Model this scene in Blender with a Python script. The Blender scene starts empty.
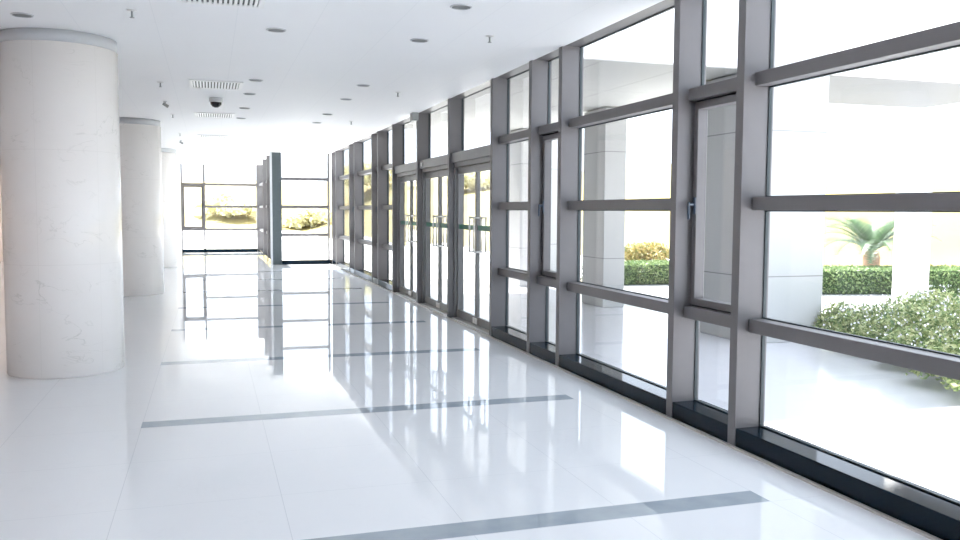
import bpy, bmesh, math, random
from mathutils import Vector, Matrix
C = bpy.context.scene.collection
PI = math.pi
random.seed(7)

# ------------------------------------------------------------------ materials
def mat(name, col, rough=.5, metal=0., spec=.5, bump=None, coat=0.):
    m = bpy.data.materials.new(name); m.use_nodes = True
    b = m.node_tree.nodes['Principled BSDF']
    b.inputs['Base Color'].default_value = (*col, 1)
    b.inputs['Roughness'].default_value = rough
    b.inputs['Metallic'].default_value = metal
    b.inputs['Specular IOR Level'].default_value = spec
    b.inputs['Coat Weight'].default_value = coat
    return m

def N(m, t, **kw):
    n = m.node_tree.nodes.new(t)
    for k, v in kw.items(): setattr(n, k, v)
    return n

def L(m, a, b): m.node_tree.links.new(a, b)

def mth(m, op, a, b=None, c=None):
    n = N(m, 'ShaderNodeMath', operation=op)
    for i, v in enumerate((a, b, c)):
        if v is None: continue
        if isinstance(v, (int, float)): n.inputs[i].default_value = v
        else: L(m, v, n.inputs[i])
    return n.outputs[0]

def mixc(m, fac, a, b):
    n = N(m, 'ShaderNodeMix', data_type='RGBA')
    for s, v in ((n.inputs[0], fac), (n.inputs[6], a), (n.inputs[7], b)):
        if isinstance(v, (int, float)): s.default_value = v
        elif isinstance(v, tuple): s.default_value = (*v, 1)
        else: L(m, v, s)
    return n.outputs[2]

def noise_mat(name, c1, c2, scale, rough=.5, detail=4, metal=0., spec=.5, lo=.35, hi=.65, bump=0., stretch=(1, 1, 1)):
    m = mat(name, c1, rough, metal, spec)
    b = m.node_tree.nodes['Principled BSDF']
    tc = N(m, 'ShaderNodeTexCoord'); mp = N(m, 'ShaderNodeMapping'); mp.inputs['Scale'].default_value = stretch
    L(m, tc.outputs['Object'], mp.inputs[0])
    n = N(m, 'ShaderNodeTexNoise'); n.inputs['Scale'].default_value = scale; n.inputs['Detail'].default_value = detail
    L(m, mp.outputs[0], n.inputs['Vector'])
    mr = N(m, 'ShaderNodeMapRange'); mr.inputs[1].default_value = lo; mr.inputs[2].default_value = hi
    L(m, n.outputs[0], mr.inputs[0])
    L(m, mixc(m, mr.outputs[0], c1, c2), b.inputs['Base Color'])
    if bump:
        bp = N(m, 'ShaderNodeBump'); bp.inputs['Strength'].default_value = bump; bp.inputs['Distance'].default_value = .01
        L(m, n.outputs[0], bp.inputs['Height']); L(m, bp.outputs[0], b.inputs['Normal'])
    return m

def joint_mask(m, coord, period, offset, width):
    """1 on the joint lines at offset + k*period, else 0."""
    t = mth(m, 'DIVIDE', mth(m, 'SUBTRACT', coord, offset - period * 100), period)
    f = mth(m, 'FRACT', t)
    d = mth(m, 'MINIMUM', f, mth(m, 'SUBTRACT', 1., f))
    return mth(m, 'LESS_THAN', d, width / period / 2)

def tile_mat(name, base, base2, joint, xp, xo, yp, yo, wx, wy, rough, nscale=3., spec=.5, ax=('X', 'Y'), dark_veins=0., vein_col=(.5, .5, .5), strength=1.):
    m = mat(name, base, rough, 0, spec); b = m.node_tree.nodes['Principled BSDF']
    g = N(m, 'ShaderNodeNewGeometry'); s = N(m, 'ShaderNodeSeparateXYZ'); L(m, g.outputs['Position'], s.inputs[0])
    n = N(m, 'ShaderNodeTexNoise'); n.inputs['Scale'].default_value = nscale; n.inputs['Detail'].default_value = 6
    L(m, g.outputs['Position'], n.inputs['Vector'])
    col = mixc(m, n.outputs[0], base, base2)
    if dark_veins:
        n2 = N(m, 'ShaderNodeTexNoise'); n2.inputs['Scale'].default_value = 2.2; n2.inputs['Detail'].default_value = 8; n2.inputs['Distortion'].default_value = 1.4
        L(m, g.outputs['Position'], n2.inputs['Vector'])
        d = mth(m, 'ABSOLUTE', mth(m, 'SUBTRACT', n2.outputs[0], .5))
        v = N(m, 'ShaderNodeMapRange'); v.inputs[1].default_value = .0; v.inputs[2].default_value = .02; v.inputs[3].default_value = dark_veins; v.inputs[4].default_value = 0
        L(m, d, v.inputs[0]); 
        n3 = N(m, 'ShaderNodeTexNoise'); n3.inputs['Scale'].default_value = 3.1
        L(m, g.outputs['Position'], n3.inputs['Vector'])
        k = N(m, 'ShaderNodeMapRange'); k.inputs[1].default_value = .5; k.inputs[2].default_value = .62
        L(m, n3.outputs[0], k.inputs[0])
        col = mixc(m, mth(m, 'MULTIPLY', v.outputs[0], k.outputs[0]), col, vein_col)
    j = joint_mask(m, s.outputs[ax[0]], xp, xo, wx)
    if yp: j = mth(m, 'MAXIMUM', j, joint_mask(m, s.outputs[ax[1]], yp, yo, wy))
    if strength < 1: j = mth(m, 'MULTIPLY', j, strength)
    L(m, mixc(m, j, col, joint), b.inputs['Base Color'])
    return m

M = {}
M['metal'] = noise_mat('anodised grey metal', (.150, .143, .147), (.156, .149, .153), 8, .42, metal=.0, spec=.5)
M['metal_dark'] = mat('dark gasket', (.025, .04, .045), .5)
M['door_metal'] = noise_mat('door frame metal', (.2, .2, .2), (.23, .228, .225), 30, .38)
M['granite'] = noise_mat('polished black granite', (.002, .007, .014), (.003, .011, .02), 300, .06, spec=.1)
M['steel'] = mat('brushed steel', (.75, .75, .75), .35, 1.)
M['blue_metal'] = mat('dark blue handle enamel', (.05, .075, .11), .35)
M['green_band'] = mat('green safety decal', (.07, .24, .17), .4)
M['ceiling'] = tile_mat('white metal ceiling panels', (.86, .875, .895), (.88, .895, .91), (.7, .73, .76), .675, .925, 0, 0, .006, .006, .6, 2., strength=.35)
M['floor'] = tile_mat('polished white floor tile', (.80, .815, .835), (.83, .845, .86), (.45, .48, .52), .86, .36, .8853, 4.007 - .0985, .004, .003, .02, 2.2, spec=.22, dark_veins=.05, vein_col=(.5, .52, .55), strength=.4)
M['strip'] = noise_mat('grey marble floor strip', (.33, .38, .425), (.39, .44, .48), 5., .02, detail=8, spec=.22)
M['trim'] = mat('pale metal floor trim', (.48, .46, .43), .4)
M['wall'] = noise_mat('white plaster', (.8, .8, .8), (.83, .83, .83), 4, .7)
M['beige'] = noise_mat('warm beige wall panels', (.66, .50, .42), (.70, .54, .46), 1.5, .45)
M['neck'] = mat('pale painted collar', (.50, .52, .55), .6)
M['white'] = mat('white enamel', (.84, .85, .85), .4)
M['grey'] = mat('mid grey plastic', (.30, .32, .32), .5)
M['lightgrey'] = mat('light grey plastic', (.55, .57, .6), .35)
M['dark'] = mat('dark recess', (.10, .115, .11), .6)
M['black'] = mat('black dome glass', (.012, .012, .016), .08)
M['stone'] = tile_mat('pale granite cladding', (.42, .425, .42), (.49, .495, .49), (.22, .22, .22), 1.8, .8, 0, 0, .014, .01, .5, 60., ax=('Z', 'X'))
M['fascia'] = tile_mat('white fascia cladding', (.82, .82, .81), (.86, .86, .85), (.55, .55, .54), 1.9, 4.2, 0, 0, .02, .01, .5, 8.)
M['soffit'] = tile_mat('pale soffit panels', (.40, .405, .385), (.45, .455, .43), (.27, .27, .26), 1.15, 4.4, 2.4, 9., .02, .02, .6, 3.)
M['wing_shaded'] = mat('soffit board darkened as shade', (.12, .124, .128), .6)  # shade on the outer wing put into the colour, darker than the main soffit
M['pave'] = tile_mat('pale polished paving', (.545, .54, .57), (.615, .61, .64), (.48, .48, .5), 1.2, .4, .6, .1, .006, .006, .12, 1.2, spec=.55)
M['concrete'] = noise_mat('pale forecourt concrete', (.68, .68, .67), (.76, .76, .75), .4, .7)
M['outer_column'] = mat('white painted column', (.86, .86, .86), .6)
M['lawn'] = noise_mat('dry yellow green lawn', (.15, .125, .035), (.26, .2, .06), .12, .9, detail=8)
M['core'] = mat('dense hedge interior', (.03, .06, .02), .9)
M['bark'] = noise_mat('cycad trunk', (.36, .21, .13), (.52, .33, .22), 25, .9, bump=.6)
M['stem'] = mat('green stem', (.12, .2, .07), .8)

def leaf_mat(name, c1, c2, c3):
    m = mat(name, c1, .5); b = m.node_tree.nodes['Principled BSDF']
    g = N(m, 'ShaderNodeNewGeometry'); r = N(m, 'ShaderNodeValToRGB')
    r.color_ramp.elements[0].color = (*c1, 1); r.color_ramp.elements[1].color = (*c3, 1)
    e = r.color_ramp.elements.new(.5); e.color = (*c2, 1)
    L(m, g.outputs['Random Per Island'], r.inputs[0])
    tr = N(m, 'ShaderNodeBsdfTranslucent'); mx = N(m, 'ShaderNodeMixShader'); mx.inputs[0].default_value = .25
    L(m, r.outputs[0], b.inputs['Base Color']); L(m, r.outputs[0], tr.inputs[0])
    out = m.node_tree.nodes['Material Output']
    L(m, b.outputs[0], mx.inputs[1]); L(m, tr.outputs[0], mx.inputs[2]); L(m, mx.outputs[0], out.inputs[0])
    return m
M['hedge_leaf'] = leaf_mat('clipped hedge leaves', (.08, .15, .055), (.17, .25, .09), (.27, .35, .15))
M['bush_leaf'] = leaf_mat('loose bush leaves', (.09, .17, .06), (.33, .40, .16), (.60, .60, .34))
M['brown_leaf'] = leaf_mat('rusty shrub leaves', (.16, .2, .06), (.34, .28, .09), (.46, .34, .13))
M['palm_leaf'] = leaf_mat('cycad fronds', (.05, .10, .045), (.08, .145, .07), (.12, .19, .09))
M['tree_leaf'] = leaf_mat('pale tree leaves', (.62, .6, .34), (.70, .67, .4), (.78, .73, .46))
M['petal'] = mat('white lilac petals', (.86, .84, .9), .6)

def glass_mat():
    m = bpy.data.materials.new('clear window glass'); m.use_nodes = True
    nt = m.node_tree; nt.nodes.clear()
    out = N(m, 'ShaderNodeOutputMaterial'); mx = N(m, 'ShaderNodeMixShader')
    t = N(m, 'ShaderNodeBsdfTransparent'); t.inputs[0].default_value = (.965, .97, .97, 1)
    g = N(m, 'ShaderNodeBsdfGlossy'); g.inputs['Roughness'].default_value = 0.
    f = N(m, 'ShaderNodeFresnel'); f.inputs[0].default_value = 1.5
    # both faces of the pane have a normal pointing out of it; use the same fresnel for entering and leaving
    geo = N(m, 'ShaderNodeNewGeometry')
    dp = N(m, 'ShaderNodeVectorMath', operation='DOT_PRODUCT'); L(m, geo.outputs['Incoming'], dp.inputs[0]); L(m, geo.outputs['Normal'], dp.inputs[1])
    c = mth(m, 'ABSOLUTE', dp.outputs['Value'])
    s5 = mth(m, 'POWER', mth(m, 'SUBTRACT', 1., c), 5.)
    fr = mth(m, 'ADD', mth(m, 'MULTIPLY', s5, .96), .04)
    L(m, fr, mx.inputs[0]); L(m, t.outputs[0], mx.inputs[1]); L(m, g.outputs[0], mx.inputs[2]); L(m, mx.outputs[0], out.inputs[0])
    nt.nodes.remove(f)
    return m
M['glass'] = glass_mat()

def column_mat():
    m = mat('cream marble cladding', (.84, .82, .79), .22, 0, .5); b = m.node_tree.nodes['Principled BSDF']
    tc = N(m, 'ShaderNodeTexCoord'); s = N(m, 'ShaderNodeSeparateXYZ'); L(m, tc.outputs['Object'], s.inputs[0])
    n = N(m, 'ShaderNodeTexNoise'); n.inputs['Scale'].default_value = 1.6; n.inputs['Detail'].default_value = 6; L(m, tc.outputs['Object'], n.inputs['Vector'])
    col = mixc(m, n.outputs[0], (.92, .895, .875), (.88, .85, .825))
    mp = N(m, 'ShaderNodeMapping'); mp.inputs['Scale'].default_value = (1, 1, 1.9); mp.inputs['Rotation'].default_value = (.5, .3, 0); L(m, tc.outputs['Object'], mp.inputs[0])
    n2 = N(m, 'ShaderNodeTexNoise'); n2.inputs['Scale'].default_value = 2.6; n2.inputs['Detail'].default_value = 7; n2.inputs['Distortion'].default_value = 1.2; L(m, mp.outputs[0], n2.inputs['Vector'])
    d = mth(m, 'ABSOLUTE', mth(m, 'SUBTRACT', n2.outputs[0], .5))
    v = N(m, 'ShaderNodeMapRange'); v.inputs[2].default_value = .015; v.inputs[3].default_value = 1; v.inputs[4].default_value = 0; L(m, d, v.inputs[0])
    n3 = N(m, 'ShaderNodeTexNoise'); n3.inputs['Scale'].default_value = 2.4; L(m, tc.outputs['Object'], n3.inputs['Vector'])
    k = N(m, 'ShaderNodeMapRange'); k.inputs[1].default_value = .5; k.inputs[2].default_value = .68; k.inputs[4].default_value = .55; L(m, n3.outputs[0], k.inputs[0])
    col = mixc(m, mth(m, 'MULTIPLY', v.outputs[0], k.outputs[0]), col, (.60, .59, .55))
    j = joint_mask(m, s.outputs['Z'], 1.07, 0., .006)
    ang = mth(m, 'ARCTAN2', s.outputs['Y'], s.outputs['X'])
    j2 = joint_mask(m, ang, PI / 3, -1.85, .008)
    jj = mth(m, 'MULTIPLY', mth(m, 'MAXIMUM', j, j2), .13)
    L(m, mixc(m, jj, col, (.5, .48, .45)), b.inputs['Base Color'])
    return m
M['column'] = column_mat()

# ------------------------------------------------------------------ geometry helpers
class MB:
    def __init__(s): s.bm = bmesh.new()
    def box(s, x0, x1, y0, y1, z0, z1, bev=0.):
        r = bmesh.ops.create_cube(s.bm, size=1)
        vs = r['verts']
        for v in vs:
            v.co = Vector(((x0 + x1) / 2 + v.co.x * (x1 - x0), (y0 + y1) / 2 + v.co.y * (y1 - y0), (z0 + z1) / 2 + v.co.z * (z1 - z0)))
        if bev:
            es = list({e for v in vs for e in v.link_edges})
            bmesh.ops.bevel(s.bm, geom=es, offset=bev, segments=1, affect='EDGES', clamp_overlap=True)
        return s
    def cyl(s, c, r, h, seg=24, r2=None):
        """cylinder standing on c, height h up +Z."""
        g = bmesh.ops.create_cone(s.bm, cap_ends=True, segments=seg, radius1=r, radius2=r if r2 is None else r2, depth=h)
        bmesh.ops.translate(s.bm, verts=g['verts'], vec=(c[0], c[1], c[2] + h / 2)); return s
    def lathe(s, c, prof, seg=32):
        rings = []
        for (r, z) in prof:
            rings.append([s.bm.verts.new((c[0] + r * math.cos(2 * PI * i / seg), c[1] + r * math.sin(2 * PI * i / seg), c[2] + z)) for i in range(seg)] if r > 1e-6 else [s.bm.verts.new((c[0], c[1], c[2] + z))])
        for a, b in zip(rings, rings[1:]):
            for i in range(seg):
                j = (i + 1) % seg
                f = [a[i % len(a)], a[j % len(a)], b[j % len(b)], b[i % len(b)]]
                u = []
                [u.append(v) for v in f if v not in u]
                if len(u) > 2: s.bm.faces.new(u)
        return s
    def tube(s, pts, r, seg=10):
        pts = [Vector(p) for p in pts]; rings = []
        for i, p in enumerate(pts):
            t = (pts[min(i + 1, len(pts) - 1)] - pts[max(i - 1, 0)]).normalized()
            a = t.cross(Vector((0, 0, 1)) if abs(t.z) < .9 else Vector((1, 0, 0))).normalized(); b = t.cross(a)
            rr = r[i] if isinstance(r, (list, tuple)) else r
            rings.append([s.bm.verts.new(p + (a * math.cos(2 * PI * k / seg) + b * math.sin(2 * PI * k / seg)) * rr) for k in range(seg)])
        for A, B in zip(rings, rings[1:]):
            for k in range(seg): s.bm.faces.new((A[k], A[(k + 1) % seg], B[(k + 1) % seg], B[k]))
        s.bm.faces.new(rings[0][::-1]); s.bm.faces.new(rings[-1]); return s
    def build(s, name, m, parent=None, smooth=False):
        bmesh.ops.recalc_face_normals(s.bm, faces=s.bm.faces[:])
        me = bpy.data.meshes.new(name); s.bm.to_mesh(me); s.bm.free()
        for x in (m if isinstance(m, list) else [m]): me.materials.append(x)
        if smooth:
            for p in me.polygons: p.use_smooth = True
        o = bpy.data.objects.new(name, me); C.objects.link(o)
        if parent: 
            o.parent = parent
            q = parent; off = Vector((0, 0, 0))
            while q: off += q.location; q = q.parent
            o.location = -off                        # geometry was written in world coordinates
        return o

def raw(name, verts, faces, m, parent=None):
    me = bpy.data.meshes.new(name); me.from_pydata(verts, [], faces); me.materials.append(m)
    o = bpy.data.objects.new(name, me); C.objects.link(o)
    if parent: o.parent = parent; o.location = -parent.location
    return o

def tag(o, label, cat=None, group=None, kind=None):
    o['label'] = label
    if cat: o['category'] = cat
    if group: o['group'] = group
    if kind: o['kind'] = kind
    return o

def empty(name, loc):
    o = bpy.data.objects.new(name, None); C.objects.link(o); o.location = loc; o.empty_display_size = .1
    return o

def copy_tree(o, parent=None):
    c = o.copy(); C.objects.link(c)
    if parent: c.parent = parent
    for ch in list(o.children): copy_tree(ch, c)
    return c

def struct(o, label=None, cat=None):
    o['kind'] = 'structure'
    if label: o['label'] = label
    if cat: o['category'] = cat
    return o

# ------------------------------------------------------------------ dimensions read off the photograph
H = 3.24; XW = 3.38; XG = 3.585; FAR1 = 25.3; FAR2 = 33.0; XL = -6.; YB = -7.5
ZS = .134
T1, T2, T3 = (.787, .877), (1.612, 1.70), (2.437, 2.525)
FW = .085
mull = [-7.5, -5.2, -2.95, -.43, .41, 1.81, 2.65, 4.9, 5.73, 7.97, 8.81, 10.16, 12.18, 14.18, 16.22, 17.74, 18.44, 20.79, 21.57, 23.97, 24.79]

# ------------------------------------------------------------------ floor, ceiling, walls
def l_slab(name, ztop, zbot, mats, strips=False):
    ys = [YB, FAR1 + .1, FAR2 + .1]; sy = []
    if strips:
        for k in range(-3, 8):
            yc = [4.007, 6.675, 9.306, 11.86, 14.5, 17.25][k] if 0 <= k < 6 else (4.007 + 2.65 * k if k < 0 else 17.25 + 2.65 * (k - 5))
            sy.append((yc - .093, yc + .093)); ys += sy[-1]
    ys = sorted(ys); xs = [XL, -.504, 1.92, 2.942, 3.42] if strips else [XL, 1.92, XW + .02]
    bm = bmesh.new(); vg = {}
    def v(x, y):
        if (x, y) not in vg: vg[(x, y)] = bm.verts.new((x, y, ztop))
        return vg[(x, y)]
    fs = []
    for y0, y1 in zip(ys, ys[1:]):
        for x0, x1 in zip(xs, xs[1:]):
            if y0 >= FAR1 + .09 and x0 >= 1.9: continue
            f = bm.faces.new((v(x0, y0), v(x1, y0), v(x1, y1), v(x0, y1)))
            if strips and x0 >= -.51 and x1 <= 2.95 and any(abs(y0 - a) < 1e-6 and abs(y1 - b) < 1e-6 for a, b in sy): f.material_index = 1
            fs.append(f)
    r = bmesh.ops.extrude_face_region(bm, geom=fs, use_keep_orig=True)
    nv = [e for e in r['geom'] if isinstance(e, bmesh.types.BMVert)]
    for w in nv: w.co.z = zbot
    bmesh.ops.recalc_face_normals(bm, faces=bm.faces[:])
    me = bpy.data.meshes.new(name); bm.to_mesh(me); bm.free()
    for x in mats: me.materials.append(x)
    o = bpy.data.objects.new(name, me); C.objects.link(o); return struct(o)

struct(l_slab('floor', 0., -.05, [M['floor'], M['strip']], True), 'polished white tile floor with grey cross strips', 'floor')
struct(l_slab('ceiling', H, H + .35, [M['ceiling']]), 'white panelled ceiling over the corridor', 'ceiling')

struct(MB().box(XL - .2, XL, YB, FAR2 + .2, -.05, H).build('wall_left', M['beige']), 'warm beige wall behind the marble columns', 'wall')
struct(MB().box(XL, XW, YB - .2, YB, -.05, H).build('wall_rear', M['wall']), 'white wall closing the corridor behind the camera', 'wall')
struct(MB().box(XL, -.99, FAR2, FAR2 + .2, -.0, H).build('wall_far', M['wall']), 'white end wall left of the far window', 'wall')
# pale metal trim where the floor meets the granite plinth
struct(MB().box(3.352, 3.38, YB, FAR1, .0, .012).build('trim_1', M['trim']), 'thin pale trim along the foot of the window wall', 'trim')
# head of the glass wall between ceiling edge and glass
struct(MB().box(XW + .02, XG + .03, YB, FAR1 + .05, H + .004, H + .10).build('trim_2', M['metal']), 'grey metal head frame along the top of the window wall', 'trim')

# ------------------------------------------------------------------ window wall
def bar(x0, y0, y1, z, parent, name='transom', m='metal'):
    return MB().box(x0, XG + .02, y0, y1, z[0], z[1], .003).build(name, M[m], parent)

def pane(y0, y1, z0, z1, parent, name='pane'):
    return MB().box(XG - .004, XG + .004, y0, y1, z0, z1).build(name, M['glass'], parent)

def gasket(y0, y1, z0, z1, parent):
    g = MB()
    for a in ((y0, y0 + .008, z0, z1), (y1 - .008, y1, z0, z1), (y0 + .008, y1 - .008, z0, z0 + .008), (y0 + .008, y1 - .008, z1 - .008, z1)):
        g.box(XG - .012, XG + .012, *a)
    return g.build('gasket', M['metal_dark'], parent)

def mullion(y, parent):
    return MB().box(XW, XG + .03, y, y + FW, 0, H + .02, .002).build('mullion', M['metal'], parent)

def sill(y0, y1, parent):
    return MB().box(XW + .006, XG + .05, y0, y1, 0, ZS, .004).build('sill', M['granite'], parent)

WN = [0]
def window(y0, y1, kind):
    """Bay between the mullion at y0 (built with this bay) and the next one at y1."""
    WN[0] += 1
    w = empty('window_%d' % WN[0], (XG, (y0 + y1) / 2, 0)); struct(w)
    mullion(y0, w); a, b = y0 + FW, y1
    sill(a, b, w)
    if kind == 'casement':
        x = 3.466
        bar(x, a, b, T1, w); bar(x, a, b, T3, w)
        for z0, z1 in ((ZS, T1[0]), (T3[1], H + .002)):
            p = pane(a, b, z0, z1, w); gasket(a, b, z0, z1, w)
        s = MB(); z0, z1 = T1[1] + .012, T3[0] - .014; ya, yb = a + .012, b - .012
        X0, X1 = 3.515, 3.60; t = .052
        for q in ((ya, ya + t, z0, z1), (yb - t, yb, z0, z1), (ya + t, yb - t, z0, z0 + t), (ya + t, yb - t, z1 - t, z1)): s.box(X0, X1, *q, .004)
        sash = s.build('casement_sash', M['metal'], w)
        pane(ya + t, yb - t, z0 + t, z1 - t, sash)
        dk = MB()
        for q in ((a, ya, z0 - .012, z1 + .014), (yb, b, z0 - .012, z1 + .014), (ya, yb, z0 - .012, z0), (ya, yb, z1, z1 + .014)): dk.box(3.54, 3.60, *q)
        dk.build('sash_gap', M['metal_dark'], w)
        hy = yb - t / 2 - .01
        h = MB(); h.box(X0 - .012, X0, hy - .016, hy + .016, 1.58, 1.71, .004)
        h.tube([(X0 - .01, hy, 1.655), (X0 - .05, hy, 1.655)], .010); h.box(X0 - .062, X0 - .046, hy - .012, hy + .012, 1.54, 1.675, .005)
        ho = h.build('casement_handle', M['blue_metal'], sash); ho['label'] = 'dark blue lever handle'
        struct(w)
    else:
        for z in (T1, T2, T3): bar(3.467, a, b, z, w)
        for z0, z1 in ((ZS, T1[0]), (T1[1], T2[0]), (T2[1], T3[0]), (T3[1], H + .002)):
            pane(a, b, z0, z1, w); gasket(a, b, z0, z1, w)
    return w

DN = [0]
def door(y0, y1):
    DN[0] += 1
    d = empty('door_%d' % DN[0], (XG, (y0 + y1) / 2, 0)); struct(d)
    mullion(y0, d); a, b = y0 + FW, y1
    bar(3.42, a, b, (2.30, 2.44), d, 'transom', 'door_metal')
    pane(a, b, 2.44, H + .002, d, 'transom_pane'); gasket(a, b, 2.44, H + .002, d)
    j = MB(); j.box(3.46, XG + .02, a, a + .035, .0, 2.30, .003); j.box(3.46, XG + .02, b - .035, b, 0, 2.30, .003); j.box(3.46, XG + .02, a + .035, b - .035, 2.235, 2.30, .003)
    j.build('door_frame', M['door_metal'], d)
    MB().box(3.42, XG + .02, a + .035, b - .035, 0, .012).build('threshold', M['steel'], d)
    c = (a + b) / 2
    for (l0, l1, sgn) in ((a + .04, c - .004, 1), (c + .004, b - .04, -1)):
        f = MB(); X0, X1 = 3.50, 3.55; st = .04
        for q in ((l0, l0 + st, .016, 2.23), (l1 - st, l1, .016, 2.23), (l0 + st, l1 - st, .016, .13), (l0 + st, l1 - st, 2.13, 2.23)): f.box(X0, X1, *q, .003)
        lf = f.build('door_leaf', M['door_metal'], d)
        MB().box(3.521, 3.529, l0 + st, l1 - st, .13, 2.13).build('door_pane', M['glass'], lf)
        for nm, xa, xb in (('safety_band', 3.5185, 3.5205),):
            sb = MB().box(xa, xb, l0 + st, l1 - st, 1.325, 1.395).build(nm, M['green_band'], lf); sb['label'] = 'green safety band across the glass'
        hy = (l1 - .10) if sgn > 0 else (l0 + .10)
        e = hy
        for xo, xs in ((3.44, 3.521), (3.61, 3.529)):
            h = MB(); zt, zb = 1.50, 1.03
            h.tube([(xs, e, zt), (xo, e, zt), (xo, e, zt - .01)], .012)
            h.tube([(xo, e, zt + .02), (xo, e, zb - .012)], .012)
            h.tube([(xs, e, zb), (xo, e, zb)], .012)
            ph = h.build('pull_handle', M['steel'], lf, True)
        # floor pivot / lock shoe
        yb_ = (l1 - .09, l1 - .01) if sgn > 0 else (l0 + .01, l0 + .09)
        MB().box(3.485, 3.50, yb_[0], yb_[1], .03, .11, .003).build('floor_lock', M['steel'], lf)
    return d

CASE = {(1.81, 2.65), (4.9, 5.73), (7.97, 8.81), (17.74, 18.44), (20.79, 21.57), (23.97, 24.79), (-.43, .41)}
DOORS = {(10.16, 12.18), (12.18, 14.18), (14.18, 16.22)}
wlab = {4.9: 'narrow casement bay with a dark blue handle, nearest the camera', 5.73: 'wide four pane bay between the two nearest casement bays', 7.97: 'narrow casement bay between the wide bay and the doors',
        8.81: 'four pane bay directly beside the nearest glass door', 2.65: 'widest nearest bay looking onto the palm and flowering bush', 16.22: 'four pane bay just past the farthest glass door',
        17.74: 'first narrow fin bay past the glass doors', 18.44: 'wide bay between the first and second fin pairs past the doors', 20.79: 'second narrow fin bay past the glass doors', 21.57: 'wide bay between the second and third fin pairs past the doors',
        23.97: 'third narrow fin bay past the glass doors', 24.79: 'last slim bay of the window wall at the far corner'}
dlab = {10.16: 'nearest of three grey framed double glass doors', 12.18: 'middle of three grey framed double glass doors', 14.18: 'farthest of three grey framed double glass doors'}
for y0, y1 in zip(mull, mull[1:] + [FAR1]):
    if (y0, y1) in DOORS:
        o = door(y0, y1); o['label'] = dlab[y0]; o['category'] = 'door'
    else:
        o = window(y0, y1, 'casement' if (y0, y1) in CASE else 'bars')
        if y0 in wlab: o['label'] = wlab[y0]; o['category'] = 'window'

# ------------------------------------------------------------------ far end of the corridor
def xbay(y, x0, x1, name, zs, parent_label, mulls=(), casement=None):
    """Glazed bay facing the corridor across X, glass at y."""
    WN[0] += 1
    w = empty('window_%d' % WN[0], ((x0 + x1) / 2, y, 0)); struct(w); w['label'] = parent_label; w['category'] = 'window'
    MB().box(x0, x1, y - .02, y + .22, 0, .12, .004).build('sill', M['granite'], w)
    for xm, wd in mulls: MB().box(xm, xm + wd, y, y + .2, 0 if casement is None else .0, H + .02, .002).build('mullion', M['metal'], w)
    for q in zs:
        MB().box(q[0], q[1], y + .06, y + .2, q[2] - .043, q[2] + .043, .003).build('transom', M['metal'], w)
    xs = sorted([x0] + [m_ for m_, _ in mulls[1:-1]] + [x1])
    for a, b in zip(xs, xs[1:]): MB().box(a, b, y + .185, y + .193, .12, H).build('pane', M['glass'], w)
    if casement:
        a, b, z0, z1 = casement; s = MB(); t = .06
        for q in ((a, a + t, z0, z1), (b - t, b, z0, z1)): s.box(q[0], q[1], y + .1, y + .18, q[2], q[3], .003)
        s.box(a + t, b - t, y + .1, y + .18, z0, z0 + t, .003); s.box(a + t, b - t, y + .1, y + .18, z1 - t, z1, .003)
        s.build('casement_sash', M['metal'], w)
        MB().box(b - .05, b - .02, y + .06, y + .1, 1.6, 1.74, .004).build('casement_handle', M['blue_metal'], w)
    return w
PX = 1.69
xbay(FAR1, 2.0, XW + .01, 'w', [(2.0, XW, 2.488), (2.0, XW, 1.675), (2.0, XW, .86)], 'four pane end window between the dark pier and the window wall', [(XW - .045, .05)])
xbay(FAR2, -.98, 1.7, 'w', [(-.14, 1.7, 2.506), (-.14, 1.7, 1.69), (-.98, 1.7, .845), (-.98, -.14, 2.506)], 'farthest end window with a tall casement at its left side', [(-.98, .05), (-.21, .07), (1.69, .05)], (-.93, -.21, .89, 2.46))
struct(MB().box(PX, 2.0, FAR1, FAR1 + .3, 0, H, .004).build('trim_3', noise_mat('blue grey metal panel', (.06, .078, .088), (.07, .09, .10), 20, .45)), 'dark blue grey corner pier standing at the corridor end', 'pier')
struct(MB().box(PX - .015, PX + .045, FAR1 - .012, FAR1, 0, H).build('trim_4', M['lightgrey']), 'pale edge strip on the dark corner pier', 'trim')
# return glass wall running away behind the pier
WN[0] += 1
rw = empty('window_%d' % WN[0], (PX + .2, 29, 0)); struct(rw); rw['label'] = 'receding glass return with fins behind the dark corner pier'; rw['category'] = 'window'
for y in (26.96, 29.0, 32.72): MB().box(PX, PX + .22, y, y + FW, 0, H, .002).build('mullion', M['metal'], rw)
for a, b in ((FAR1 + .3, 26.96), (27.045, 29.0), (29.085, 32.72)):
    MB().box(PX + .01, PX + .25, a, b, 0, .13, .004).build('sill', M['granite'], rw)
    MB().box(PX + .196, PX + .204, a, b, .13, H).build('pane', M['glass'], rw)
    for z in (.845, 1.69, 2.5): MB().box(PX + .08, PX + .22, a, b, z - .043, z + .043, .003).build('transom', M['metal'], rw)

# ------------------------------------------------------------------ marble columns
cl = ['round cream marble column nearest the camera, at the left edge', 'second round marble column along the corridor, partly behind the nearest', 'farthest round marble column, beside the far end window']
src = None
for i, y in enumerate((9.25, 17.2, 25.2)):
    if src is None:
        o = MB().lathe((0, 0, 0), [(0, .0), (.522, .0), (.522, .008), (.53, .012), (.53, 3.128), (0, 3.128)], 96).build('marble_column', M['column'])
        for p in o.data.polygons: p.use_smooth = abs(p.normal.z) < .5
        MB().lathe((0, 0, 0), [(0, 3.128), (.526, 3.128), (.526, H - .002), (0, H - .002)], 64).build('neck', M['neck'], o, True)
        src = o
    else: o = copy_tree(src)
    o.location = (-1.374, y, 0); o.rotation_euler.z = [0, 1.1, 2.3][i]
    tag(o, cl[i], 'column', 'marble columns along the corridor', 'thing')

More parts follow.
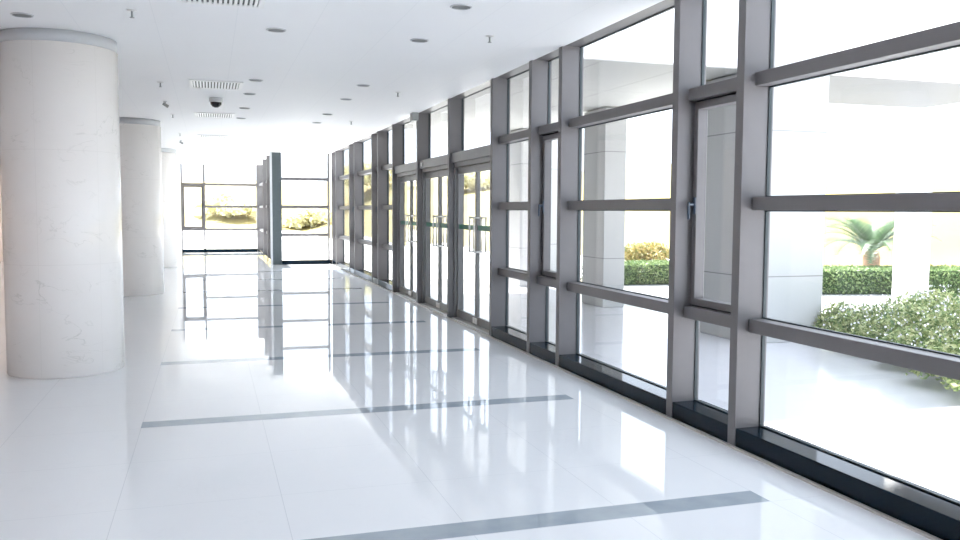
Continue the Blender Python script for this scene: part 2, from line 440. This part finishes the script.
# ------------------------------------------------------------------ ceiling fittings
def make_downlight():
    r = empty('ceiling_downlight', (0, 0, 0))
    MB().lathe((0, 0, 0), [(.088, -.004), (.090, -.010), (.100, -.009), (.105, -.001), (.088, -.001), (.088, -.004)], 32).build('trim_ring', M['lightgrey'], r, True)
    MB().lathe((0, 0, 0), [(0, -.003), (.05, -.004), (.088, -.0045), (.088, -.0015), (0, -.0015)], 32).build('reflector', M['dark'], r, False)
    b = MB()
    for k in (-.045, 0, .045):
        hw = math.sqrt(.086 ** 2 - k * k); b.box(-hw, hw, k - .004, k + .004, -.012, -.005)
    b.build('louver', M['grey'], r)
    return r
dl = [(-1.49, 8.2, 'round recessed downlight above the nearest marble column'), (.61, 8.11, 'round recessed downlight beside the nearest ceiling vent'), (.59, 11.31, 'round recessed downlight just right of the second ceiling vent'),
      (.57, 12.66, 'round recessed downlight between second vent and dome camera'), (.57, 14.47, 'round recessed downlight just before the third ceiling vent'), (.57, 16.08, 'round recessed downlight at the far edge of the third ceiling vent'),
      (1.96, 6.71, 'nearest round downlight of the row beside the window wall'), (1.96, 8.14, 'second round downlight of the row beside the window wall'), (1.96, 11.29, 'third round downlight of the row beside the window wall'),
      (1.96, 12.78, 'fourth round downlight of the row beside the window wall'), (1.96, 14.88, 'fifth round downlight of the row beside the window wall'), (1.96, 16.4, 'sixth, small looking downlight of the row beside the window wall')]
p0 = make_downlight()
for i, (x, y, lab) in enumerate(dl):
    o = p0 if i == 0 else copy_tree(p0)
    o.location = (x, y, H); o.scale = (.86, .86, 1); tag(o, lab, 'ceiling light', 'recessed ceiling downlights')

def make_vent():
    r = empty('ceiling_vent', (0, 0, 0)); hx, hy, t = .335, .38, .045
    f = MB()
    for q in ((-hx, hx, -hy, -hy + t), (-hx, hx, hy - t, hy), (-hx, -hx + t, -hy + t, hy - t), (hx - t, hx, -hy + t, hy - t)): f.box(*q, -.016, -.001, .002)
    f.build('vent_frame', M['white'], r)
    MB().box(-hx + t, hx - t, -hy + t, hy - t, -.004, -.001).build('backing', M['dark'], r)
    g = MB(); n = 15
    for k in range(n):
        x = -hx + t + (k + .5) * (2 * hx - 2 * t) / n
        g.box(x - .011, x + .011, -hy + t, hy - t, -.015, -.005)
    g.build('grille', M['white'], r)
    return r
vl = ['nearest ceiling vent, cut by the top of the view', 'second ceiling vent, with the dome camera hanging just beyond', 'third ceiling vent, just beyond the dome camera', 'fourth ceiling vent along the corridor', 'fifth ceiling vent along the corridor', 'farthest ceiling vent, near the end windows']
v0 = make_vent()
for i, y in enumerate((6.87, 11.9, 15.72, 20.3, 23.9, 27.9)):
    o = v0 if i == 0 else copy_tree(v0)
    o.location = (.11, y, H); tag(o, vl[i], 'vent', 'square ceiling vents')

def make_sprinkler():
    r = empty('sprinkler_head', (0, 0, 0))
    MB().lathe((0, 0, 0), [(0, 0), (.042, -.001), (.040, -.006), (.018, -.012), (0, -.012)], 20).build('escutcheon', M['steel'], r, True)
    MB().cyl((0, 0, -.06), .009, .05, 10).build('stem', M['grey'], r)
    MB().lathe((0, 0, 0), [(0, -.058), (.018, -.06), (.02, -.064), (0, -.066)], 16).build('deflector', M['grey'], r)
    return r
sl = [(-.584, 7.71, 'sprinkler head above and right of the nearest marble column'), (2.54, 7.73, 'nearest sprinkler head beside the window wall'), (2.53, 11.78, 'second sprinkler head beside the window wall'), (2.53, 15.89, 'third sprinkler head beside the window wall'),
      (-.58, 11.91, 'sprinkler head left of the second ceiling vent'), (-.58, 15.82, 'sprinkler head left of the third ceiling vent'), (-.58, 19.7, 'tiny sprinkler head left of the fourth ceiling vent')]
s0 = make_sprinkler()
for i, (x, y, lab) in enumerate(sl):
    o = s0 if i == 0 else copy_tree(s0)
    o.location = (x, y, H); tag(o, lab, 'sprinkler', 'ceiling sprinkler heads')

r = empty('dome_camera', (.12, 13.33, H)); tag(r, 'black glass dome security camera hanging beside the ceiling vents', 'camera')
MB().lathe((.12, 13.33, H), [(0, 0), (.095, 0), (.10, -.02), (.098, -.055), (.085, -.065), (0, -.065)], 32).build('housing', M['lightgrey'], r, True)
MB().lathe((.12, 13.33, H), [(.082, -.064), (.078, -.095), (.055, -.125), (.025, -.14), (0, -.143)], 32).build('dome', M['black'], r, True)

def make_sensor():
    r = empty('ceiling_sensor', (0, 0, 0))
    MB().cyl((0, 0, -.012), .03, .011, 16).build('base', M['lightgrey'], r)
    MB().tube([(0, 0, -.012), (.0, 0, -.045)], .010).build('bracket', M['grey'], r)
    MB().tube([(-.03, 0, -.04), (.045, -.01, -.085)], [.02, .024], 12).build('body', M['grey'], r)
    return r
c0 = make_sensor()
for i, (x, y, lab) in enumerate([(-.618, 13.97, 'small tilted grey sensor on the ceiling between two sprinklers'), (-.62, 21.7, 'far small tilted grey sensor past the farthest sprinkler')]):
    o = c0 if i == 0 else copy_tree(c0); o.location = (x, y, H); tag(o, lab, 'sensor', 'tilted ceiling sensors')

b = MB().box(3.27, 3.378, 14.09, 14.27, 3.105, 3.238, .006).build('sensor_box', M['grey']); tag(b, 'small grey box fixed high on the mullion between glass doors', 'sensor')
b = MB().box(3.395, 3.419, 13.98, 14.03, 2.33, 2.40, .008).build('door_sensor', M['white']); tag(b, 'tiny white sensor on the frame above the middle glass door', 'sensor')

# ------------------------------------------------------------------ outside: ground, canopy, piers
struct(MB().box(XG + .02, 14.2, -12, 19.5, -.3, -.03).build('ground_paving', M['pave']), 'pale polished paving outside the window wall', 'paving')
def gz(x, y):
    def ss(a, b, t): t = max(0, min(1, (t - a) / (b - a))); return t * t * (3 - 2 * t)
    s = x + .35 * y
    wob = .35 * math.sin(x * .17 + 1) * math.sin(y * .13) + .2 * math.sin(x * .41 + y * .3)
    e = ss(21, 46, s) if x > 5 else 0
    if x <= 5: e = 0
    e *= ss(5, 14, x)
    e2 = ss(62, 95, y)
    return -.05 + 4.6 * max(e, e2) + wob * max(e, e2)
def terrain():
    vs, fs = [], []; nx, ny = 70, 80
    for j in range(ny + 1):
        for i in range(nx + 1):
            x = -60 + 150 * i / nx; y = -40 + 175 * j / ny
            vs.append((x, y, gz(x, y) - .03))
    for j in range(ny):
        for i in range(nx):
            a = j * (nx + 1) + i; fs.append((a, a + 1, a + nx + 2, a + nx + 1))
    me = bpy.data.meshes.new('ground_lawn'); me.from_pydata(vs, [], fs)
    me.materials.append(M['lawn']); me.materials.append(M['concrete'])
    for p in me.polygons:
        p.material_index = 1 if (p.center.z < .0) else 0; p.use_smooth = True
    o = bpy.data.objects.new('ground_lawn', me); C.objects.link(o); return struct(o, 'pale sunlit forecourt rising to a grassy bank', 'ground')
terrain()

def pier(x0, x1, y0, y1, z1, lab):
    r = MB().box(x0, x1, y0, y1, -.03, z1, .008).build('stone_pier', M['stone']); return tag(r, lab, 'pier', 'stone piers under the canopy')
ZC = 3.33
pier(6.33, 7.40, 8.93, 10.15, ZC, 'broad pale stone clad pier behind the nearest casement window')
pier(6.33, 6.73, 13.05, 13.9, ZC, 'slim pale stone pier seen through the wide four pane bay')
pier(6.33, 6.73, 17.12, 18.0, ZC, 'slim pale stone pier seen through the bay beside the doors')
pier(7.5, 8.3, 19.0, 19.8, 3.9, 'square pale stone pier standing beyond the end of the canopy')
cn = empty('entrance_canopy', (6, 12, ZC)); tag(cn, 'white entrance canopy with clad fascia above the glass doors', 'canopy')
def lshape(name, z0, z1, m, pts):
    bm = bmesh.new()
    
    f = bm.faces.new([bm.verts.new((x, y, z0)) for x, y in pts])
    r = bmesh.ops.extrude_face_region(bm, geom=[f])
    for e in r['geom']:
        if isinstance(e, bmesh.types.BMVert): e.co.z = z1
    mb = MB(); mb.bm.free(); mb.bm = bm
    return mb.build(name, m, cn)
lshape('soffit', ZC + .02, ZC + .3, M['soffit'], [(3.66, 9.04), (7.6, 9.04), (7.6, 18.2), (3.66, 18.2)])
lshape('wing_soffit', ZC + .02, ZC + .3, M['wing_shaded'], [(7.6, 9.04), (11.4, 9.04), (11.4, 11.5), (7.6, 11.5)])['label'] = 'outer soffit with shade painted into its colour'
MB().box(3.66, 11.6, 8.95, 9.04, ZC, 4.9).build('fascia', M['fascia'], cn)
MB().box(6.33, 7.40, 8.93, 8.95, ZC, 4.9).build('fascia_pilaster', M['stone'], cn)
oc = MB().lathe((12.69, 12.9, 0), [(0, -.03), (.31, -.03), (.31, 4.2), (0, 4.2)], 48).build('outer_column', M['outer_column'])
for p in oc.data.polygons: p.use_smooth = abs(p.normal.z) < .5
tag(oc, 'white round column outside, just right of the tall cycad palm', 'column', kind='thing')
# building mass above the corridor
struct(MB().box(XL - .2, 1.95, FAR1 + .1, FAR2 + 1.6, H + .36, H + .7).build('roof_sun_overhang', M['wall']), 'flat slab with an added sun-blocking overhang past the farthest end window', 'roof_sun_overhang')  # overhang past the end window is added, out of view, to block sun
struct(MB().box(XL - .2, 3.66, YB, FAR1, H + .36, 6.4).build('wall_upper', M['wall']), 'upper storey wall above the corridor ceiling', 'wall')

# ------------------------------------------------------------------ planting
def leaves(pts_fn, n, size, rnd, ratio=.5):
    vs, fs = [], []
    for _ in range(n):
        p = Vector(pts_fn(rnd)); s = size * rnd.uniform(.6, 1.3)
        a = Vector((rnd.gauss(0, 1), rnd.gauss(0, 1), rnd.gauss(.3, 1))).normalized()
        b = a.cross(Vector((rnd.gauss(0, 1), rnd.gauss(0, 1), rnd.gauss(0, 1)))).normalized()
        c = a.cross(b) * s * .12
        k = len(vs)
        vs += [tuple(p - a * s * .5), tuple(p + b * s * ratio * .5 + c), tuple(p + a * s * .5), tuple(p - b * s * ratio * .5 + c)]
        fs.append((k, k + 1, k + 2, k + 3))
    return vs, fs

def hedge(p0, p1, w, h, lab, n=5000, leafm='hedge_leaf', size=.06):
    p0, p1 = Vector((*p0, 0)), Vector((*p1, 0)); d = (p1 - p0); Lh = d.length; d.normalize(); nn = Vector((-d.y, d.x, 0))
    root = empty('clipped_hedge', tuple((p0 + p1) / 2)); tag(root, lab, 'hedge', 'clipped box hedges outside')
    rnd = random.Random(lab)
    def pt(r):
        u, v, z = r.random(), r.uniform(-.5, .5), r.random()
        q = r.random()
        if q < .45: v = r.choice((-.5, .5)) + r.gauss(0, .02)
        elif q < .9: z = 1 + r.gauss(0, .025)
        else: u = r.choice((0., 1.))
        p = p0 + d * Lh * u + nn * w * v
        return (p.x, p.y, z * h)
    vs, fs = leaves(pt, n, size, rnd, .6)
    raw('foliage', vs, fs, M[leafm], root)
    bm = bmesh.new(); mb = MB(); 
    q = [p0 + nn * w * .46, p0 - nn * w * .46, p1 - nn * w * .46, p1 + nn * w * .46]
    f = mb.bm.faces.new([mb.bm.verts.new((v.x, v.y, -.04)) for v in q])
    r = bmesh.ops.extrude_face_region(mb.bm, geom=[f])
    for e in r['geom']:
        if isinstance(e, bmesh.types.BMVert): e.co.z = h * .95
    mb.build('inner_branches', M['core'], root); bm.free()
    return root
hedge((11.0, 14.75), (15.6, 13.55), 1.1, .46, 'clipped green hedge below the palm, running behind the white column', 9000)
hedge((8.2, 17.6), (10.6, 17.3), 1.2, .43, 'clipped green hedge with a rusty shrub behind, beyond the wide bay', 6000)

def shrub(name, c, rx, ry, rz, n, leafm, lab, cat, size=.08, group=None, trunk=0., wood='bark'):
    root = empty(name, (c[0], c[1], c[2])); tag(root, lab, cat, group)
    rnd = random.Random(lab)
    lob = [(rnd.uniform(-.5, .5) * rx, rnd.uniform(-.5, .5) * ry, rnd.uniform(.1, .45) * rz, rnd.uniform(.4, .62)) for _ in range(9)]
    def pt(r):
        l = r.choice(lob); t = Vector((r.gauss(0, 1), r.gauss(0, 1), r.gauss(0, 1))).normalized() * r.uniform(.75, 1.) * l[3]
        return (c[0] + l[0] + t.x * rx, c[1] + l[1] + t.y * ry, max(c[2] + .02, c[2] + trunk + l[2] + abs(t.z) * rz * .9))
    vs, fs = leaves(pt, n, size, rnd, .55)
    raw('foliage', vs, fs, M[leafm], root)
    mb = MB()
    for k in range(5):
        a = 2 * PI * k / 5 + .3; r1 = .28
        mb.tube([(c[0] + .04 * math.cos(a), c[1] + .04 * math.sin(a), c[2] - .05), (c[0] + r1 * rx * .5 * math.cos(a), c[1] + r1 * ry * .5 * math.sin(a), c[2] + trunk + rz * .3), (c[0] + r1 * rx * math.cos(a), c[1] + r1 * ry * math.sin(a), c[2] + trunk + rz * .62)], [.05 * rz, .035 * rz, .012 * rz], 6)
    mb.build('branches', M[wood], root)
    return root
shrub('rounded_shrub', (10.25, 18.9, 0), 1.5, .8, 1.02, 3600, 'brown_leaf', 'rusty brown rounded shrub behind the clipped hedge', 'shrub', .1)

# loose flowering bush along the paving
fb = empty('flowering_bush', (8, 8, 0)); tag(fb, 'loose green bush with tiny white flowers on the paving outside', 'bush')
rnd = random.Random(5)
bed = [(7.25, 7.75, .36, .3), (7.0, 7.0, .4, .3), (6.65, 6.2, .42, .32), (6.4, 5.5, .42, .32), (7.3, 8.3, .3, .3), (7.55, 8.78, .33, .36), (7.62, 8.35, .42, .4), (7.75, 7.75, .5, .46), (8.25, 8.3, .6, .5), (7.6, 7.1, .5, .45), (8.3, 7.5, .6, .52), (7.35, 6.5, .5, .43), (8.0, 6.7, .6, .5), (7.1, 5.9, .5, .45), (7.8, 6.0, .6, .5), (7.0, 5.3, .5, .45), (7.6, 5.2, .6, .5), (8.9, 8.6, .6, .5), (8.8, 7.8, .6, .5), (9.4, 8.9, .55, .46)]
def bpt(r):
    b = r.choice(bed); t = Vector((r.gauss(0, 1), r.gauss(0, 1), r.gauss(0, 1))).normalized() * (r.random() ** .3)
    return (b[0] + t.x * b[2], min(b[1] + t.y * b[2], 8.88 if b[0] < 7.8 else 99), max(.0, .08 + abs(t.z) * b[3] + r.uniform(-.03, .06)))
vs, fs = leaves(bpt, 30000, .062, rnd, .5); raw('foliage', vs, fs, M['bush_leaf'], fb)
def fpt(r):
    b = r.choice(bed); t = Vector((r.gauss(0, 1), r.gauss(0, 1), abs(r.gauss(0, 1)) + .2)).normalized()
    return (b[0] + t.x * b[2], b[1] + t.y * b[2], .12 + t.z * b[3] + r.uniform(.02, .09))
vs, fs = leaves(fpt, 1100, .028, rnd, .9); o = raw('blossom', vs, fs, M['petal'], fb); o['label'] = 'tiny white lilac flowers'; o['kind'] = 'stuff'
mb = MB()
for b_ in bed:
    for k in range(3):
        a = rnd.uniform(0, 2 * PI); mb.tube([(b_[0], b_[1], -.04), (b_[0] + .5 * b_[2] * math.cos(a), b_[1] + .5 * b_[2] * math.sin(a), b_[3] * .85)], [.012, .005], 5)
o = mb.build('stems', M['stem'], fb); o['kind'] = 'stuff'

def palm(c, base, tall, lf, lab, seed, nf=26):
    root = empty('cycad_palm', c); tag(root, lab, 'palm', 'cycad palms beyond the paving'); rnd = random.Random(seed)
    MB().lathe(c, [(0, -.05), (base * .95, -.05), (base, tall * .4), (base * 1.06, tall * .8), (base * .8, tall), (0, tall + .03)], 20).build('trunk', M['bark'], root)
    for k in range(nf):
        az = 2 * PI * k / nf * 2.4 + rnd.uniform(-.15, .15); el = rnd.uniform(.42, 1.25); Lf = lf * rnd.uniform(.85, 1.08)
        dirh = Vector((math.cos(az), math.sin(az), 0)); p = Vector(c) + Vector((0, 0, tall)) + dirh * base * .4
        vs, fs = [], []; e = el; prev = p.copy(); ns = 15; step = Lf / ns
        side = Vector((-math.sin(az), math.cos(az), 0))
        pts = [p.copy()]
        for i in range(ns):
            p = p + (dirh * math.cos(e) + Vector((0, 0, 1)) * math.sin(e)) * step; e -= 1.0 / ns * (1 + i / ns); pts.append(p.copy())
        for i in range(ns):     # the rachis as a thin three sided stalk
            a_, b_ = pts[i], pts[i + 1]; w = .010 * (1 - i / ns) + .003; q = len(vs)
            up = Vector((0, 0, w))
            vs += [tuple(a_ + side * w), tuple(b_ + side * w), tuple(b_ + up), tuple(a_ + up), tuple(a_ - side * w), tuple(b_ - side * w)]
            fs += [(q, q + 1, q + 2, q + 3), (q + 3, q + 2, q + 5, q + 4)]
        for i in range(1, ns + 1):
            t = (pts[i] - pts[i - 1]).normalized(); ll = Lf * .25 * math.sin(PI * (.12 + .8 * i / ns)) + .02
            for sg in (-1, 1):
                for off in (0, .5):
                    q0 = pts[i] - t * step * off; tip = q0 + side * sg * ll * .8 + t * ll * .55 + Vector((0, 0, ll * .22)); q = len(vs)
                    vs += [tuple(q0 - t * .022), tuple(q0 + t * .022), tuple(tip)]; fs.append((q, q + 1, q + 2))
        raw('frond', vs, fs, M['palm_leaf'], root)
    return root
palm((13.95, 15.3, 0), .17, .76, 1.32, 'cycad palm with arching fronds above the hedge, left of the white column', 3, 30)
palm((11.35, 15.75, 0), .15, .5, .9, 'low cycad palm mostly hidden behind the broad stone pier', 8, 22)

# trees on the far bank
tr = [(17.5, 57, 2.0, 'pale bush on the bank seen through the nearest door'), (13, 70, 3.0, 'pale round bush on the bank seen between the fins past the doors'), (6.5, 66, 2.5, 'pale bush beyond the end window beside the dark pier'), (1.5, 72, 2.8, 'pale bush beyond the farthest end window')]
for x, y, s, lab in tr:
    shrub('bank_bush', (x, y, gz(x, y)), s * 1.1, s * 1.0, s * .8, 1600, 'tree_leaf', lab, 'bush', .5, 'pale bushes on the far bank', 0., 'tree_leaf')

# ------------------------------------------------------------------ light
w = bpy.data.worlds.new('sky'); bpy.context.scene.world = w; w.use_nodes = True
bg = w.node_tree.nodes['Background']; bg.inputs[0].default_value = (.765, .862, 1.0, 1); bg.inputs[1].default_value = 1.0
sun = bpy.data.lights.new('sun', 'SUN'); sun.energy = 8.0; sun.angle = .02; sun.color = (1, .975, .93)
so = bpy.data.objects.new('sun', sun); C.objects.link(so)
el = math.radians(55); sd = Vector((-.04, math.cos(el), math.sin(el))).normalized()
so.rotation_euler = sd.to_track_quat('Z', 'Y').to_euler()

# ------------------------------------------------------------------ camera
f_, yaw, pit, rol = 850.8155, .30764733, .06981435, .00546974
fw = Vector((math.sin(yaw) * math.cos(pit), math.cos(yaw) * math.cos(pit), -math.sin(pit))); rr = Vector((math.cos(yaw), -math.sin(yaw), 0)); uu = rr.cross(fw)
r2 = rr * math.cos(rol) + uu * math.sin(rol); u2 = -rr * math.sin(rol) + uu * math.cos(rol)
cam = bpy.data.cameras.new('camera'); cam.sensor_width = 36; cam.lens = 36 * f_ / 960; cam.clip_end = 500; cam.clip_start = .05
co = bpy.data.objects.new('camera', cam); C.objects.link(co)
mt = Matrix((r2, u2, -fw)).transposed().to_4x4(); mt.translation = (0, 0, 1.6); co.matrix_world = mt
S = bpy.context.scene; S.camera = co
S.view_settings.view_transform = 'Standard'; S.view_settings.look = 'None'; S.view_settings.gamma = 1; S.view_settings.use_curve_mapping = False
S.view_settings.exposure = 2.12
S.cycles.max_bounces = 14; S.cycles.diffuse_bounces = 8; S.cycles.glossy_bounces = 6; S.cycles.transparent_max_bounces = 32
S.cycles.use_denoising = True; S.cycles.caustics_reflective = False; S.cycles.caustics_refractive = False
